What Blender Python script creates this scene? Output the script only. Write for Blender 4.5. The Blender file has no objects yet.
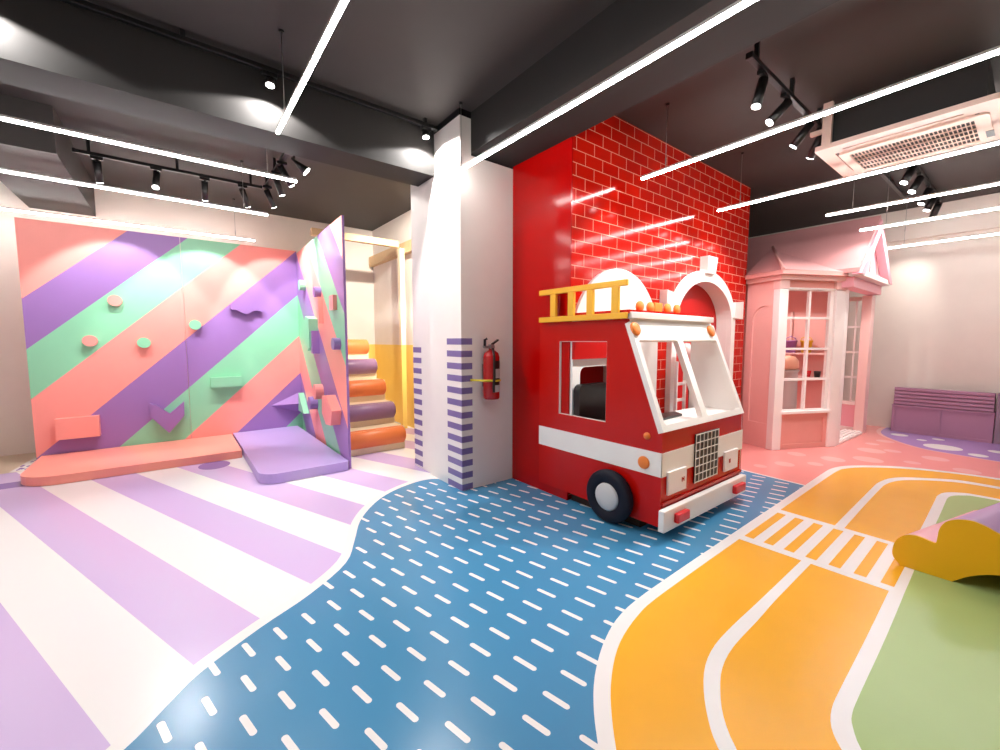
import bpy, bmesh, math, random
from mathutils import Vector, Matrix
random.seed(7)
S = bpy.context.scene
C = S.collection
PI = math.pi

# ------------------------------------------------------------------ materials
def lin(c):
    return tuple(((v/255)/12.92 if v/255 <= .04045 else ((v/255+.055)/1.055)**2.4) for v in c)
def mat(name, rgb, rough=.5, spec=.5, metal=0., noise=0., nscale=6., bump=0., coat=0.):
    m = bpy.data.materials.new(name); m.use_nodes = True
    nt = m.node_tree; b = nt.nodes['Principled BSDF']
    col = (*lin(rgb), 1)
    b.inputs['Base Color'].default_value = col
    b.inputs['Roughness'].default_value = rough
    b.inputs['Specular IOR Level'].default_value = spec
    b.inputs['Metallic'].default_value = metal
    b.inputs['Coat Weight'].default_value = coat
    tc = nt.nodes.new('ShaderNodeTexCoord')
    nz = nt.nodes.new('ShaderNodeTexNoise'); nz.inputs['Scale'].default_value = nscale; nz.inputs['Detail'].default_value = 3
    nt.links.new(tc.outputs['Object'], nz.inputs['Vector'])
    mx = nt.nodes.new('ShaderNodeMix'); mx.data_type = 'RGBA'
    k = max(noise, .03)
    mx.inputs[6].default_value = tuple(c*(1-k) for c in col[:3])+(1,)
    mx.inputs[7].default_value = tuple(min(1, c*(1+k)) for c in col[:3])+(1,)
    nt.links.new(nz.outputs['Fac'], mx.inputs[0]); nt.links.new(mx.outputs[2], b.inputs['Base Color'])
    if bump:
        bp = nt.nodes.new('ShaderNodeBump'); bp.inputs['Strength'].default_value = bump; bp.inputs['Distance'].default_value = .01
        nt.links.new(nz.outputs['Fac'], bp.inputs['Height']); nt.links.new(bp.outputs[0], b.inputs['Normal'])
    return m
def emit(name, rgb, s):
    m = bpy.data.materials.new(name); m.use_nodes = True
    b = m.node_tree.nodes['Principled BSDF']
    b.inputs['Base Color'].default_value = (.8, .8, .8, 1)
    b.inputs['Emission Color'].default_value = (*rgb, 1); b.inputs['Emission Strength'].default_value = s
    return m

M = dict(
    white=mat('white_paint', (244, 240, 235), .4, .4),
    wallw=mat('wall_paint', (234, 226, 217), .5, .3),
    pillarw=mat('pillar_paint', (238, 232, 226), .3, .5),
    dark=mat('ceiling_charcoal', (46, 44, 43), .7, .25, noise=.06),
    darkc=mat('ceiling_slab_grey', (64, 60, 58), .6, .3, noise=.06),
    black=mat('black_metal', (16, 15, 15), .35, .5),
    blackp=mat('black_plastic', (14, 14, 15), .3, .5),
    alu=mat('white_aluminium', (205, 203, 200), .35, .5),
    wire=mat('steel_wire', (170, 168, 165), .3, .6, metal=.8),
    cpink=mat('coral_panel', (252, 158, 148), .36, .45),
    cviol=mat('violet_panel', (154, 116, 182), .36, .45),
    cgreen=mat('mint_panel', (142, 212, 172), .36, .45),
    matpink=mat('coral_vinyl', (252, 160, 144), .35, .4, bump=.05),
    matviol=mat('violet_vinyl', (180, 158, 214), .35, .4, bump=.05),
    frwhite=mat('floor_white', (244, 241, 240), .22, .45),
    frlilac=mat('floor_lilac', (212, 188, 232), .22, .45),
    frviolet=mat('floor_violet', (150, 122, 186), .25, .45),
    frblue=mat('floor_blue', (70, 142, 186), .24, .42, noise=.05, nscale=1.2),
    frorange=mat('floor_orange', (250, 180, 44), .24, .45, noise=.04),
    frgreen=mat('floor_green', (168, 194, 124), .26, .45),
    frpink=mat('floor_pink', (244, 156, 152), .25, .45),
    frpale=mat('floor_pale_pink', (248, 182, 177), .25, .45),
    frlav=mat('floor_lavender', (176, 144, 204), .25, .45),
    frbeige=mat('floor_beige', (190, 170, 148), .4, .4),
    red=mat('red_lacquer', (176, 4, 4), .14, .3),
    redpan=mat('red_recess', (186, 10, 10), .3, .3),
    redt=mat('truck_red', (190, 14, 6), .22, .3),
    redbright=mat('lamp_red', (214, 30, 40), .25, .5),
    orange=mat('amber_lamp', (244, 136, 58), .35, .4),
    ladder=mat('ladder_yellow', (236, 176, 46), .4, .4),
    navy=mat('tyre_navy', (16, 18, 34), .6, .3),
    hub=mat('hub_grey', (206, 206, 206), .4, .4),
    steel=mat('brushed_steel', (150, 150, 150), .35, .5, metal=.7),
    hpink=mat('house_pink', (244, 184, 178), .45, .4),
    hpale=mat('house_pale_pink', (246, 206, 202), .45, .4),
    hroof=mat('roof_pink', (240, 176, 176), .5, .35),
    hwhite=mat('house_white', (250, 240, 238), .45, .4),
    hgable=mat('gable_pink', (246, 182, 196), .45, .35),
    hdeep=mat('house_deep_pink', (234, 164, 154), .45, .35),
    bench=mat('bench_mauve', (180, 134, 162), .45, .35),
    boxgrey=mat('box_mauve_grey', (150, 128, 146), .5, .35),
    yellow=mat('mustard_vinyl', (244, 186, 18), .42, .4, bump=.04),
    softpink=mat('soft_pink_vinyl', (248, 188, 196), .4, .4, bump=.04),
    softviol=mat('soft_lilac_vinyl', (200, 164, 212), .4, .4, bump=.04),
    dado=mat('yellow_paint', (248, 212, 112), .5, .35),
    stepw=mat('cream_step', (244, 224, 190), .45, .4),
    bolo=mat('bolster_orange', (240, 132, 74), .4, .4),
    bolv=mat('bolster_plum', (150, 114, 148), .4, .4),
    wood=mat('pale_timber', (214, 184, 140), .5, .35, noise=.12, nscale=14),
    stripe=mat('stripe_violet', (124, 108, 160), .4, .4),
    acw=mat('air_con_plastic', (232, 206, 192), .4, .4),
    extr=mat('extinguisher_red', (170, 14, 16), .25, .5),
    label=mat('label_silver', (190, 190, 190), .4, .4),
    strap=mat('yellow_strap', (226, 206, 60), .5, .3),
    bucketv=mat('bucket_violet', (178, 120, 200), .4, .4),
    buckety=mat('bucket_yellow', (240, 190, 30), .4, .4),
    peach=mat('peach_paint', (246, 186, 156), .45, .4),
    greyp=mat('pale_grey_paint', (196, 186, 182), .5, .4),
    darkwood=mat('dark_plinth_wood', (58, 42, 34), .6, .3),
    brown=mat('brown_leather', (96, 44, 24), .45, .4),
    led=emit('led_diffuser', (1, .982, .96), 42),
    lens=emit('spot_lens', (1, .97, .94), 22),
    lensdim=emit('spot_lens_side', (1, .95, .88), 3),
)

def brick_material():
    m = bpy.data.materials.new('red_glazed_brick'); m.use_nodes = True
    nt = m.node_tree; b = nt.nodes['Principled BSDF']
    tc = nt.nodes.new('ShaderNodeTexCoord'); sep = nt.nodes.new('ShaderNodeSeparateXYZ'); cmb = nt.nodes.new('ShaderNodeCombineXYZ')
    ax = nt.nodes.new('ShaderNodeMath'); ax.operation = 'SUBTRACT'; ax.inputs[1].default_value = .085
    az = nt.nodes.new('ShaderNodeMath'); az.operation = 'SUBTRACT'; az.inputs[1].default_value = .041
    nt.links.new(tc.outputs['Object'], sep.inputs[0])
    nt.links.new(sep.outputs['X'], ax.inputs[0]); nt.links.new(sep.outputs['Z'], az.inputs[0])
    nt.links.new(ax.outputs[0], cmb.inputs[0]); nt.links.new(az.outputs[0], cmb.inputs[1])
    br = nt.nodes.new('ShaderNodeTexBrick')
    br.offset = .5; br.offset_frequency = 2
    br.inputs['Scale'].default_value = 1
    br.inputs['Color1'].default_value = (*lin((190, 16, 6)), 1)
    br.inputs['Color2'].default_value = (*lin((206, 26, 8)), 1)
    br.inputs['Mortar'].default_value = (*lin((240, 170, 145)), 1)
    br.inputs['Mortar Size'].default_value = .0028
    br.inputs['Mortar Smooth'].default_value = .1
    br.inputs['Bias'].default_value = 0
    br.inputs['Brick Width'].default_value = .212
    br.inputs['Row Height'].default_value = .0975
    nt.links.new(cmb.outputs[0], br.inputs['Vector'])
    nt.links.new(br.outputs['Color'], b.inputs['Base Color'])
    bp = nt.nodes.new('ShaderNodeBump'); bp.invert = True; bp.inputs['Strength'].default_value = .5; bp.inputs['Distance'].default_value = .004
    nz = nt.nodes.new('ShaderNodeTexNoise'); nz.inputs['Scale'].default_value = 5
    nt.links.new(tc.outputs['Object'], nz.inputs['Vector'])
    b2 = nt.nodes.new('ShaderNodeBump'); b2.inputs['Strength'].default_value = .03; b2.inputs['Distance'].default_value = .02
    nt.links.new(nz.outputs['Fac'], b2.inputs['Height'])
    nt.links.new(br.outputs['Fac'], bp.inputs['Height']); nt.links.new(b2.outputs[0], bp.inputs['Normal'])
    nt.links.new(bp.outputs[0], b.inputs['Normal'])
    b.inputs['Roughness'].default_value = .1; b.inputs['Specular IOR Level'].default_value = .22
    return m
M['brick'] = brick_material()

def lilac_floor_material():
    m = bpy.data.materials.new('floor_lilac_stripes'); m.use_nodes = True
    nt = m.node_tree; b = nt.nodes['Principled BSDF']
    tc = nt.nodes.new('ShaderNodeTexCoord')
    dp = nt.nodes.new('ShaderNodeVectorMath'); dp.operation = 'DOT_PRODUCT'; dp.inputs[1].default_value = (.9314, .364, 0)
    nt.links.new(tc.outputs['Object'], dp.inputs[0])
    a = nt.nodes.new('ShaderNodeMath'); a.operation = 'SUBTRACT'; a.inputs[1].default_value = .128 - 5.95
    d = nt.nodes.new('ShaderNodeMath'); d.operation = 'DIVIDE'; d.inputs[1].default_value = .595
    f = nt.nodes.new('ShaderNodeMath'); f.operation = 'FRACT'
    g = nt.nodes.new('ShaderNodeMath'); g.operation = 'LESS_THAN'; g.inputs[1].default_value = .5
    for p, q in ((dp.outputs['Value'], a.inputs[0]), (a.outputs[0], d.inputs[0]), (d.outputs[0], f.inputs[0]), (f.outputs[0], g.inputs[0])):
        nt.links.new(p, q)
    mx = nt.nodes.new('ShaderNodeMix'); mx.data_type = 'RGBA'
    mx.inputs[6].default_value = (*lin((244, 242, 242)), 1); mx.inputs[7].default_value = (*lin((212, 188, 232)), 1)
    nt.links.new(g.outputs[0], mx.inputs[0]); nt.links.new(mx.outputs[2], b.inputs['Base Color'])
    b.inputs['Roughness'].default_value = .25; b.inputs['Specular IOR Level'].default_value = .45
    return m
M['stripes'] = lilac_floor_material()

# ------------------------------------------------------------------ mesh helpers
class MB:
    def __init__(s): s.bm = bmesh.new()
    def _mi(s, fs, mi):
        for f in fs: f.material_index = mi
    def face(s, pts, mi=0):
        f = s.bm.faces.new([s.bm.verts.new(p) for p in pts]); f.material_index = mi; return f
    def box(s, x0, x1, y0, y1, z0, z1, mi=0, bev=0., fn=None):
        t = bmesh.new()
        bmesh.ops.create_cube(t, size=1)
        for v in t.verts:
            v.co = Vector((x0+(v.co.x+.5)*(x1-x0), y0+(v.co.y+.5)*(y1-y0), z0+(v.co.z+.5)*(z1-z0)))
        if bev: bmesh.ops.bevel(t, geom=t.edges[:], offset=bev, segments=2, affect='EDGES', profile=.5)
        s._merge(t, mi, fn); return s
    def _merge(s, t, mi, fn=None):
        if fn:
            for v in t.verts: v.co = Vector(fn(*v.co))
        bmesh.ops.recalc_face_normals(t, faces=t.faces[:])
        vm = {}
        for v in t.verts: vm[v] = s.bm.verts.new(v.co)
        for f in t.faces:
            try:
                n = s.bm.faces.new([vm[v] for v in f.verts]); n.material_index = mi; n.smooth = f.smooth
            except ValueError: pass
        t.free()
    def plate(s, outer, holes, fn, d0, d1, mi=0, side_mi=None, bev=0.):
        """flat plate with holes: 2-D outlines, fn(u, v, depth) -> point"""
        t = bmesh.new(); loops = [outer]+list(holes)
        for d in (d0, d1):
            es = []
            for lp in loops:
                vs = [t.verts.new((p[0], p[1], d)) for p in lp]
                es += [t.edges.new((vs[i], vs[(i+1) % len(vs)])) for i in range(len(vs))]
            bmesh.ops.triangle_fill(t, use_beauty=True, use_dissolve=False, edges=es)
        t.verts.ensure_lookup_table()
        n = sum(len(l) for l in loops); o = 0; sides = []
        for lp in loops:
            k = len(lp)
            for i in range(k):
                a, b = o+i, o+(i+1) % k
                sides.append(t.faces.new([t.verts[a], t.verts[b], t.verts[n+b], t.verts[n+a]]))
            o += k
        for f in t.faces: f.material_index = mi
        if side_mi is not None:
            for f in sides: f.material_index = side_mi
        if fn:
            for v in t.verts: v.co = Vector(fn(*v.co))
        bmesh.ops.recalc_face_normals(t, faces=t.faces[:])
        vm = {v: s.bm.verts.new(v.co) for v in t.verts}
        for f in t.faces:
            nf = s.bm.faces.new([vm[v] for v in f.verts]); nf.material_index = f.material_index
        t.free(); return s
    def cyl(s, p0, p1, r0, r1=None, n=24, mi=0, caps=True):
        r1 = r0 if r1 is None else r1
        p0, p1 = Vector(p0), Vector(p1); z = (p1-p0).normalized()
        x = z.orthogonal().normalized(); y = z.cross(x)
        A = [s.bm.verts.new(p0+x*math.cos(2*PI*i/n)*r0+y*math.sin(2*PI*i/n)*r0) for i in range(n)]
        B = [s.bm.verts.new(p1+x*math.cos(2*PI*i/n)*r1+y*math.sin(2*PI*i/n)*r1) for i in range(n)]
        for i in range(n):
            f = s.bm.faces.new([A[i], A[(i+1) % n], B[(i+1) % n], B[i]]); f.smooth = True; f.material_index = mi
        if caps:
            s.bm.faces.new(A[::-1]).material_index = mi; s.bm.faces.new(B).material_index = mi
        return s
    def lathe(s, prof, origin, axis, n=32, mi=0):
        """profile of (radius, height) along axis"""
        o = Vector(origin); z = Vector(axis).normalized(); x = z.orthogonal().normalized(); y = z.cross(x)
        rows = []
        for r, h in prof:
            if r < 1e-6: rows.append([s.bm.verts.new(o+z*h)])
            else: rows.append([s.bm.verts.new(o+z*h+(x*math.cos(2*PI*i/n)+y*math.sin(2*PI*i/n))*r) for i in range(n)])
        for a, b in zip(rows, rows[1:]):
            for i in range(n):
                j = (i+1) % n
                q = [a[0], b[j], b[i]] if len(a) == 1 and len(b) > 1 else [a[i], a[j], b[0]] if len(b) == 1 and len(a) > 1 else [a[i], a[j], b[j], b[i]] if len(a) > 1 else None
                if q:
                    f = s.bm.faces.new(q); f.smooth = True; f.material_index = mi
        return s
    def tube(s, path, r, n=10, mi=0):
        P = [Vector(p) for p in path]; rows = []
        for i, p in enumerate(P):
            t = (P[min(i+1, len(P)-1)]-P[max(i-1, 0)]).normalized()
            ref = Vector((0, 0, 1)) if abs(t.z) < .9 else Vector((1, 0, 0))
            x = t.cross(ref).normalized(); y = t.cross(x)
            rows.append([s.bm.verts.new(p+(x*math.cos(2*PI*k/n)+y*math.sin(2*PI*k/n))*r) for k in range(n)])
        for a, b in zip(rows, rows[1:]):
            for k in range(n):
                f = s.bm.faces.new([a[k], a[(k+1) % n], b[(k+1) % n], b[k]]); f.smooth = True; f.material_index = mi
        s.bm.faces.new(rows[0]).material_index = mi; s.bm.faces.new(rows[-1][::-1]).material_index = mi
        return s
    def done(s, name, mats, parent=None, bev=0., smooth=False):
        if bev:
            es = [e for e in s.bm.edges if len(e.link_faces) == 2 and e.calc_face_angle(0) > .6]
            bmesh.ops.bevel(s.bm, geom=es, offset=bev, segments=2, affect='EDGES', profile=.5)
        bmesh.ops.recalc_face_normals(s.bm, faces=s.bm.faces[:])
        me = bpy.data.meshes.new(name)
        o = bpy.data.objects.new(name, me); C.objects.link(o)
        if parent:
            o.parent = parent
            off = Vector(parent['_loc']) if '_loc' in parent else Vector()
            if off.length: bmesh.ops.translate(s.bm, verts=s.bm.verts[:], vec=-off)
        s.bm.to_mesh(me); s.bm.free()
        for m in (mats if isinstance(mats, (list, tuple)) else [mats]): me.materials.append(M[m] if isinstance(m, str) else m)
        return o

OFF = {}
def thing(name, label, cat, loc=(0, 0, 0), group=None):
    o = bpy.data.objects.new(name, None); C.objects.link(o)
    o.location = loc; o.empty_display_size = .1
    o['label'] = label; o['category'] = cat
    if group: o['group'] = group
    OFF[o.name] = Vector(loc)
    return o
def part(mb, name, mats, parent, label=None, bev=0.):
    """mesh in world coordinates -> child of parent, kept where it stands"""
    base = parent
    off = Vector()
    while base is not None:
        off += Vector(base.location); base = base.parent
    if bev:
        es = [e for e in mb.bm.edges if len(e.link_faces) == 2 and e.calc_face_angle(0) > .6]
        bmesh.ops.bevel(mb.bm, geom=es, offset=bev, segments=2, affect='EDGES', profile=.5)
    bmesh.ops.translate(mb.bm, verts=mb.bm.verts[:], vec=-off)
    o = mb.done(name, mats)
    o.parent = parent
    if label: o['label'] = label
    return o
def tag(o, label, cat, group=None):
    o['label'] = label; o['category'] = cat
    if group: o['group'] = group
    return o
def struct(mb, name, mats, label=None):
    o = mb.done(name, mats); o['kind'] = 'structure'
    if label: o['label'] = label
    return o
XZ = lambda y: (lambda u, v, d: (u, y+d, v))         # outline in x,z ; depth along +y
YZ = lambda x: (lambda u, v, d: (x+d, u, v))         # outline in y,z ; depth along +x
def rect(a, b, c, d): return [(a, c), (b, c), (b, d), (a, d)]
def rrect(a, b, c, d, r, n=5):
    P = []
    for cx, cy, t in ((b-r, c+r, -PI/2), (b-r, d-r, 0), (a+r, d-r, PI/2), (a+r, c+r, PI)):
        for i in range(n+1):
            q = t+PI/2*i/n; P.append((cx+r*math.cos(q), cy+r*math.sin(q)))
    return P
def circ(cx, cy, rx, ry=None, n=28):
    ry = ry or rx
    return [(cx+rx*math.cos(2*PI*i/n), cy+ry*math.sin(2*PI*i/n)) for i in range(n)]
def clip(poly, a, b, c):
    """keep a*x+b*y <= c"""
    out = []
    for i, p in enumerate(poly):
        q = poly[(i+1) % len(poly)]
        fp, fq = a*p[0]+b*p[1]-c, a*q[0]+b*q[1]-c
        if fp <= 0: out.append(p)
        if (fp < 0 < fq) or (fq < 0 < fp):
            t = fp/(fp-fq); out.append((p[0]+t*(q[0]-p[0]), p[1]+t*(q[1]-p[1])))
    return out
def inside(p, poly):
    r = False
    for i in range(len(poly)):
        (x1, y1), (x2, y2) = poly[i], poly[(i+1) % len(poly)]
        if (y1 > p[1]) != (y2 > p[1]) and p[0] < (x2-x1)*(p[1]-y1)/(y2-y1)+x1: r = not r
    return r
def smooth_line(P, n=4):
    """Catmull-Rom through the points"""
    out = []
    for i in range(len(P)-1):
        p0, p1, p2, p3 = P[max(i-1, 0)], P[i], P[i+1], P[min(i+2, len(P)-1)]
        for k in range(n):
            t = k/n
            out.append(tuple(.5*((2*p1[j])+(-p0[j]+p2[j])*t+(2*p0[j]-5*p1[j]+4*p2[j]-p3[j])*t*t+(-p0[j]+3*p1[j]-3*p2[j]+p3[j])*t**3) for j in (0, 1)))
    out.append(P[-1]); return out

# ------------------------------------------------------------------ room shell
ZC = 3.17                      # ceiling
XW0, XW1, YW0, YW1 = -2.3, 8.4, -2.6, 7.1

# floor: one vinyl floor with its printed zones
fl = MB()
SL = ['stripes', 'frblue', 'frwhite', 'frorange', 'frgreen', 'frpink', 'frpale', 'frlav', 'frviolet', 'frbeige', 'frlilac']
def flat(poly, z, mi):
    t = bmesh.new(); vs = [t.verts.new((p[0], p[1], z)) for p in poly]
    es = [t.edges.new((vs[i], vs[(i+1) % len(vs)])) for i in range(len(vs))]
    bmesh.ops.triangle_fill(t, use_beauty=True, edges=es)
    for f in t.faces:
        if f.normal.z < 0: f.normal_flip()
    vm = {v: fl.bm.verts.new(v.co) for v in t.verts}
    for f in t.faces:
        q = fl.bm.faces.new([vm[v] for v in f.verts]); q.material_index = mi
    t.free()
flat([(XW0, YW0), (XW1, YW0), (XW1, YW1), (XW0, YW1)], 0, 0)
curve = smooth_line([(-1.3, 1.1), (-.55, 1.42), (-.209, 1.69), (-.092, 1.82), (.014, 1.935), (.242, 2.085), (.483, 2.215), (.728, 2.41), (.862, 2.655), (.985, 2.91), (1.132, 3.11), (1.30, 3.27), (1.48, 3.375), (1.69, 3.44), (1.85, 3.43), (1.93, 3.34), (1.97, 3.18)])
white_line = smooth_line([(-1.36, 1.15), (-.6, 1.47), (-.245, 1.735), (-.13, 1.875), (-.02, 1.99), (.215, 2.14), (.46, 2.275), (.69, 2.46), (.82, 2.69), (.94, 2.945), (1.095, 3.16), (1.28, 3.325), (1.47, 3.43), (1.69, 3.50), (1.87, 3.49), (1.97, 3.38), (2.0, 3.18)])
blue = curve+[(2.6, 3.0), (5.0, 2.4), (4.50, 2.3), (4.46, 1.77), (4.42, 1.15), (2.4, 1.1), (1.0, .6), (.62, -.6), (.57, -2.5), (-1.3, -2.5)]
flat(white_line+[(2.0, 2.9), (2.4, 2.0), (.5, -2.5), (-1.36, -2.5)], .0003, 2)
flat(blue, .0006, 1)
# dashes on the blue zone: staggered rows of rounded bars
ax_, ay_ = .1245, .0285
L_ = math.hypot(ax_, ay_); tx, ty = ax_/L_, ay_/L_; nx, ny = -ty, tx
def dash(cx, cy):
    hl, hw = .056, .0115; P = []
    for i in range(7):
        q = PI*i/6; P.append((hl-hw+hw*math.sin(q), -hw*math.cos(q)))
    P += [(-a, -b) for a, b in P]
    return [(cx+nx*a+tx*b, cy+ny*a+ty*b) for a, b in P]
for i in range(-50, 60):
    for j in range(-40, 30):
        cx, cy = .455+i*.1245+j*.025, 1.247+i*.0285+j*.2
        if not (-1.4 < cx < 5.0 and -2.45 < cy < 3.4): continue
        if inside((cx, cy), blue): flat(dash(cx, cy), .0009, 2)
# pink zone, its dots and the lavender island
flat([(4.45, 2.6), (4.46, 1.77), (4.42, 1.15), (4.6, .9), (6, .5), (6, -2.6), (8.4, -2.6), (8.4, 4.2), (4.45, 4.2)], .0008, 5)
flat([(4.43, 2.4), (4.447, 1.77), (4.405, 1.15), (4.43, 1.15), (4.475, 1.77), (4.46, 2.4)], .0012, 2)
for cx, cy, r in ((6.47, 1.13, .13), (5.95, 1.06, .13), (6.58, .61, .11), (6.17, .74, .07), (6.64, .97, .08), (5.66, 1.3, .11), (7.22, 1.13, .09), (5.03, 1.56, .09), (5.29, 1.36, .07), (4.75, 1.69, .06), (5.59, 1.62, .09), (6.2, .35, .1), (6.9, 1.2, .07)):
    flat(circ(cx, cy, r, n=20), .001, 6)
vio = smooth_line([(8.4, 1.36), (8.07, 1.36), (7.82, 1.32), (7.57, 1.22), (7.26, 1.01), (7.05, .78), (6.99, .57), (6.95, .34), (6.93, .1), (7.0, -.4), (7.4, -1.0), (8.4, -1.3)], 3)
flat(vio, .0012, 6)
flat([(7.7+(x-7.7)*.955 if x < 8.39 else x, .1+(y-.1)*.96) for x, y in vio], .0015, 7)
for cx, cy, r in ((7.36, .63, .17), (7.86, 1.09, .09), (7.15, .33, .08), (7.55, .2, .08), (7.68, .85, .05), (7.9, .72, .06)):
    flat(circ(cx, cy, r, n=20), .0018, 2)
# the road: white edge, orange carriageway, lane lines, zebra crossing, green infield
def road(P): return smooth_line(P, 3)
out = road([(.55, -2.55), (.6, -.6), (.72, .2), (.86, .6), (.95, .72), (1.01, .784), (1.092, .868), (1.188, .948), (1.295, 1.015), (1.419, 1.075), (1.567, 1.125), (1.765, 1.155), (2.164, 1.168), (3.1, 1.185), (4.36, 1.203), (5.0, 1.213), (5.24, 1.205), (5.442, 1.15), (5.65, 1.01), (5.873, .784), (6.02, .477), (6.10, .134), (6.1, -.6), (6.1, -2.55)])
inn = road([(.62, -2.55), (.67, -.6), (.79, .2), (.92, .58), (.99, .68), (1.05, .745), (1.134, .825), (1.234, .905), (1.367, .985), (1.502, 1.04), (1.685, 1.083), (1.85, 1.1), (2.27, 1.11), (2.94, 1.121), (3.62, 1.132), (4.2, 1.14), (4.93, 1.148), (5.2, 1.143), (5.33, 1.12), (5.53, 1.02), (5.79, .765), (5.95, .471), (6.03, .131), (6.03, -.6), (6.03, -2.55)])
flat(out, .0022, 2); flat(inn, .0026, 3)
def band(a, b, z, mi): flat(a+b[::-1], z, mi)
lo = road([(.98, -2.55), (1.02, -.6), (1.1, .1), (1.2, .40), (1.306, .543), (1.385, .613), (1.495, .682), (1.617, .735), (1.762, .764), (1.95, .772), (2.24, .772), (2.93, .776)])
li = road([(1.045, -2.55), (1.085, -.6), (1.165, .1), (1.26, .38), (1.348, .505), (1.437, .585), (1.542, .643), (1.658, .687), (1.816, .711), (2.08, .716), (2.34, .724), (2.93, .729)])
band(lo, li, .003, 2)
uo = road([(3.56, .793), (4.30, .806), (4.85, .815), (5.03, .814), (5.25, .782), (5.40, .715), (5.52, .607), (5.66, .45), (5.725, .335), (5.735, .12), (5.735, -.6), (5.735, -2.55)])
ui = road([(3.56, .74), (4.30, .757), (4.85, .765), (5.0, .763), (5.15, .742), (5.30, .69), (5.45, .575), (5.57, .44), (5.63, .329), (5.655, .118), (5.655, -.6), (5.655, -2.55)])
band(uo, ui, .003, 2)
go = road([(1.32, -2.55), (1.36, -.6), (1.45, .05), (1.55, .24), (1.616, .303), (1.68, .342), (1.769, .363), (1.902, .369), (2.325, .377), (2.92, .392), (3.25, .399), (4.25, .417), (4.85, .43), (5.0, .432), (5.146, .405), (5.25, .32), (5.29, .17), (5.29, -.6), (5.29, -2.55)])
gi = road([(1.39, -2.55), (1.43, -.6), (1.51, .05), (1.6, .2), (1.663, .262), (1.738, .298), (1.8, .313), (1.933, .318), (2.425, .325), (3.24, .345), (4.45, .364), (4.85, .372), (4.97, .373), (5.079, .358), (5.17, .3), (5.225, .17), (5.225, -.6), (5.225, -2.55)])
flat(go, .003, 2); flat(gi, .0034, 4)
flat([(2.862, 1.122), (3.62, 1.14), (3.595, .40), (2.87, .385)], .0033, 2)
for q in range(7):
    t = 1.121-q*.1135
    w = .055 if q else .055
    flat([(3.543, t+.004), (3.543, t-w+.004), (2.935, t-w-.004), (2.935, t-.004)], .0037, 3)
# extras at the left: violet disc, darker cross strip, beige floor beyond
flat(circ(.265, 5.22, .14, .17), .0006, 8)
flat([(-2.3, 5.49), (-1.0, 5.5), (-1.0, 5.72), (-2.3, 5.72)], .0006, 8)
flat([(-2.3, 6.14), (-1.27, 6.15), (-1.27, 7.1), (-2.3, 7.1)], .0006, 9)
flat([(-1.36, 6.17), (-1.2, 6.17), (-1.2, 6.9), (-1.29, 6.85)], .0009, 2)
for k in range(9):
    cx, cy = -1.32+.1*random.random(), 6.2+.45*random.random()
    flat(circ(cx, cy, .015, .03, n=8), .0012, 8)
struct(fl, 'floor', SL)

b = MB(); b.box(XW0-.2, XW1+.2, YW0-.2, YW1+.2, ZC, ZC+.12); struct(b, 'ceiling', 'darkc')
b = MB(); b.box(XW0, 3.0, YW1, YW1+.12, 0, ZC); b.box(1.43, 2.76, YW1-.004, YW1, 0, 1.24, 1); struct(b, 'wall_back', ['wallw', 'dado'])
b = MB(); b.box(XW0-.12, XW0, YW0, YW1+.12, 0, ZC); struct(b, 'wall_left', 'wallw')
b = MB(); b.box(XW0-.12, XW1+.12, YW0-.12, YW0, 0, ZC); struct(b, 'wall_front', 'wallw')
b = MB(); b.box(XW1, XW1+.12, YW0, 4.2, 0, ZC); struct(b, 'wall_right', 'wallw')
b = MB(); b.box(5.72, XW1+.12, 3.7, 3.82, 0, ZC); struct(b, 'wall_rear', 'wallw')
b = MB(); b.box(XW1-.08, XW1, YW0, 3.7, 2.74, ZC, 0, .006); struct(b, 'trim_1', 'wallw')
# stair niche side wall, yellow below / white above
b = MB(); b.box(2.76, 2.88, 3.95, YW1, 0, 1.24, 0); b.box(2.76, 2.88, 3.95, YW1, 1.24, ZC, 1); struct(b, 'wall_niche', ['dado', 'wallw'])
# pillar with painted violet corner stripes
PX, PY = 1.905, 2.98
b = MB()
b.box(PX, 2.015, PY, 3.53, 0, ZC-.05); b.box(PX-.004, 2.02, PY-.004, 3.53, ZC-.05, ZC, 2); b.box(2.015, 2.475, PY, 3.93, 0, 2.83); b.box(PX+.025, 2.9, 3.53, 3.93, 0, 2.83); b.box(PX+.025, 2.9, 3.73, 3.93, 2.83, ZC)
for k in range(13):
    z0 = .002+k*.1055; z1 = z0+.054
    b.box(PX-.0012, PX+.11, PY-.0012, PY+.235, z0, z1, 1)
for k in range(12):
    z0 = .022+k*.1055; z1 = z0+.054
    b.box(PX+.0235, PX+.1, 3.755, 3.9315, z0, z1, 1)
struct(b, 'pillar', ['pillarw', 'stripe', 'black'])
# beams
b = MB(); b.box(XW0, PX, 3.40, 3.72, 2.765, ZC); struct(b, 'ceiling_beam', 'dark')
b = MB(); b.box(2.015, 2.475, YW0, 3.5, 2.85, ZC); struct(b, 'ceiling_beam', 'dark')
b = MB(); b.box(-1.22, -.675, 4.95, YW1, 2.8, ZC); struct(b, 'ceiling_beam', 'darkc')
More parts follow.
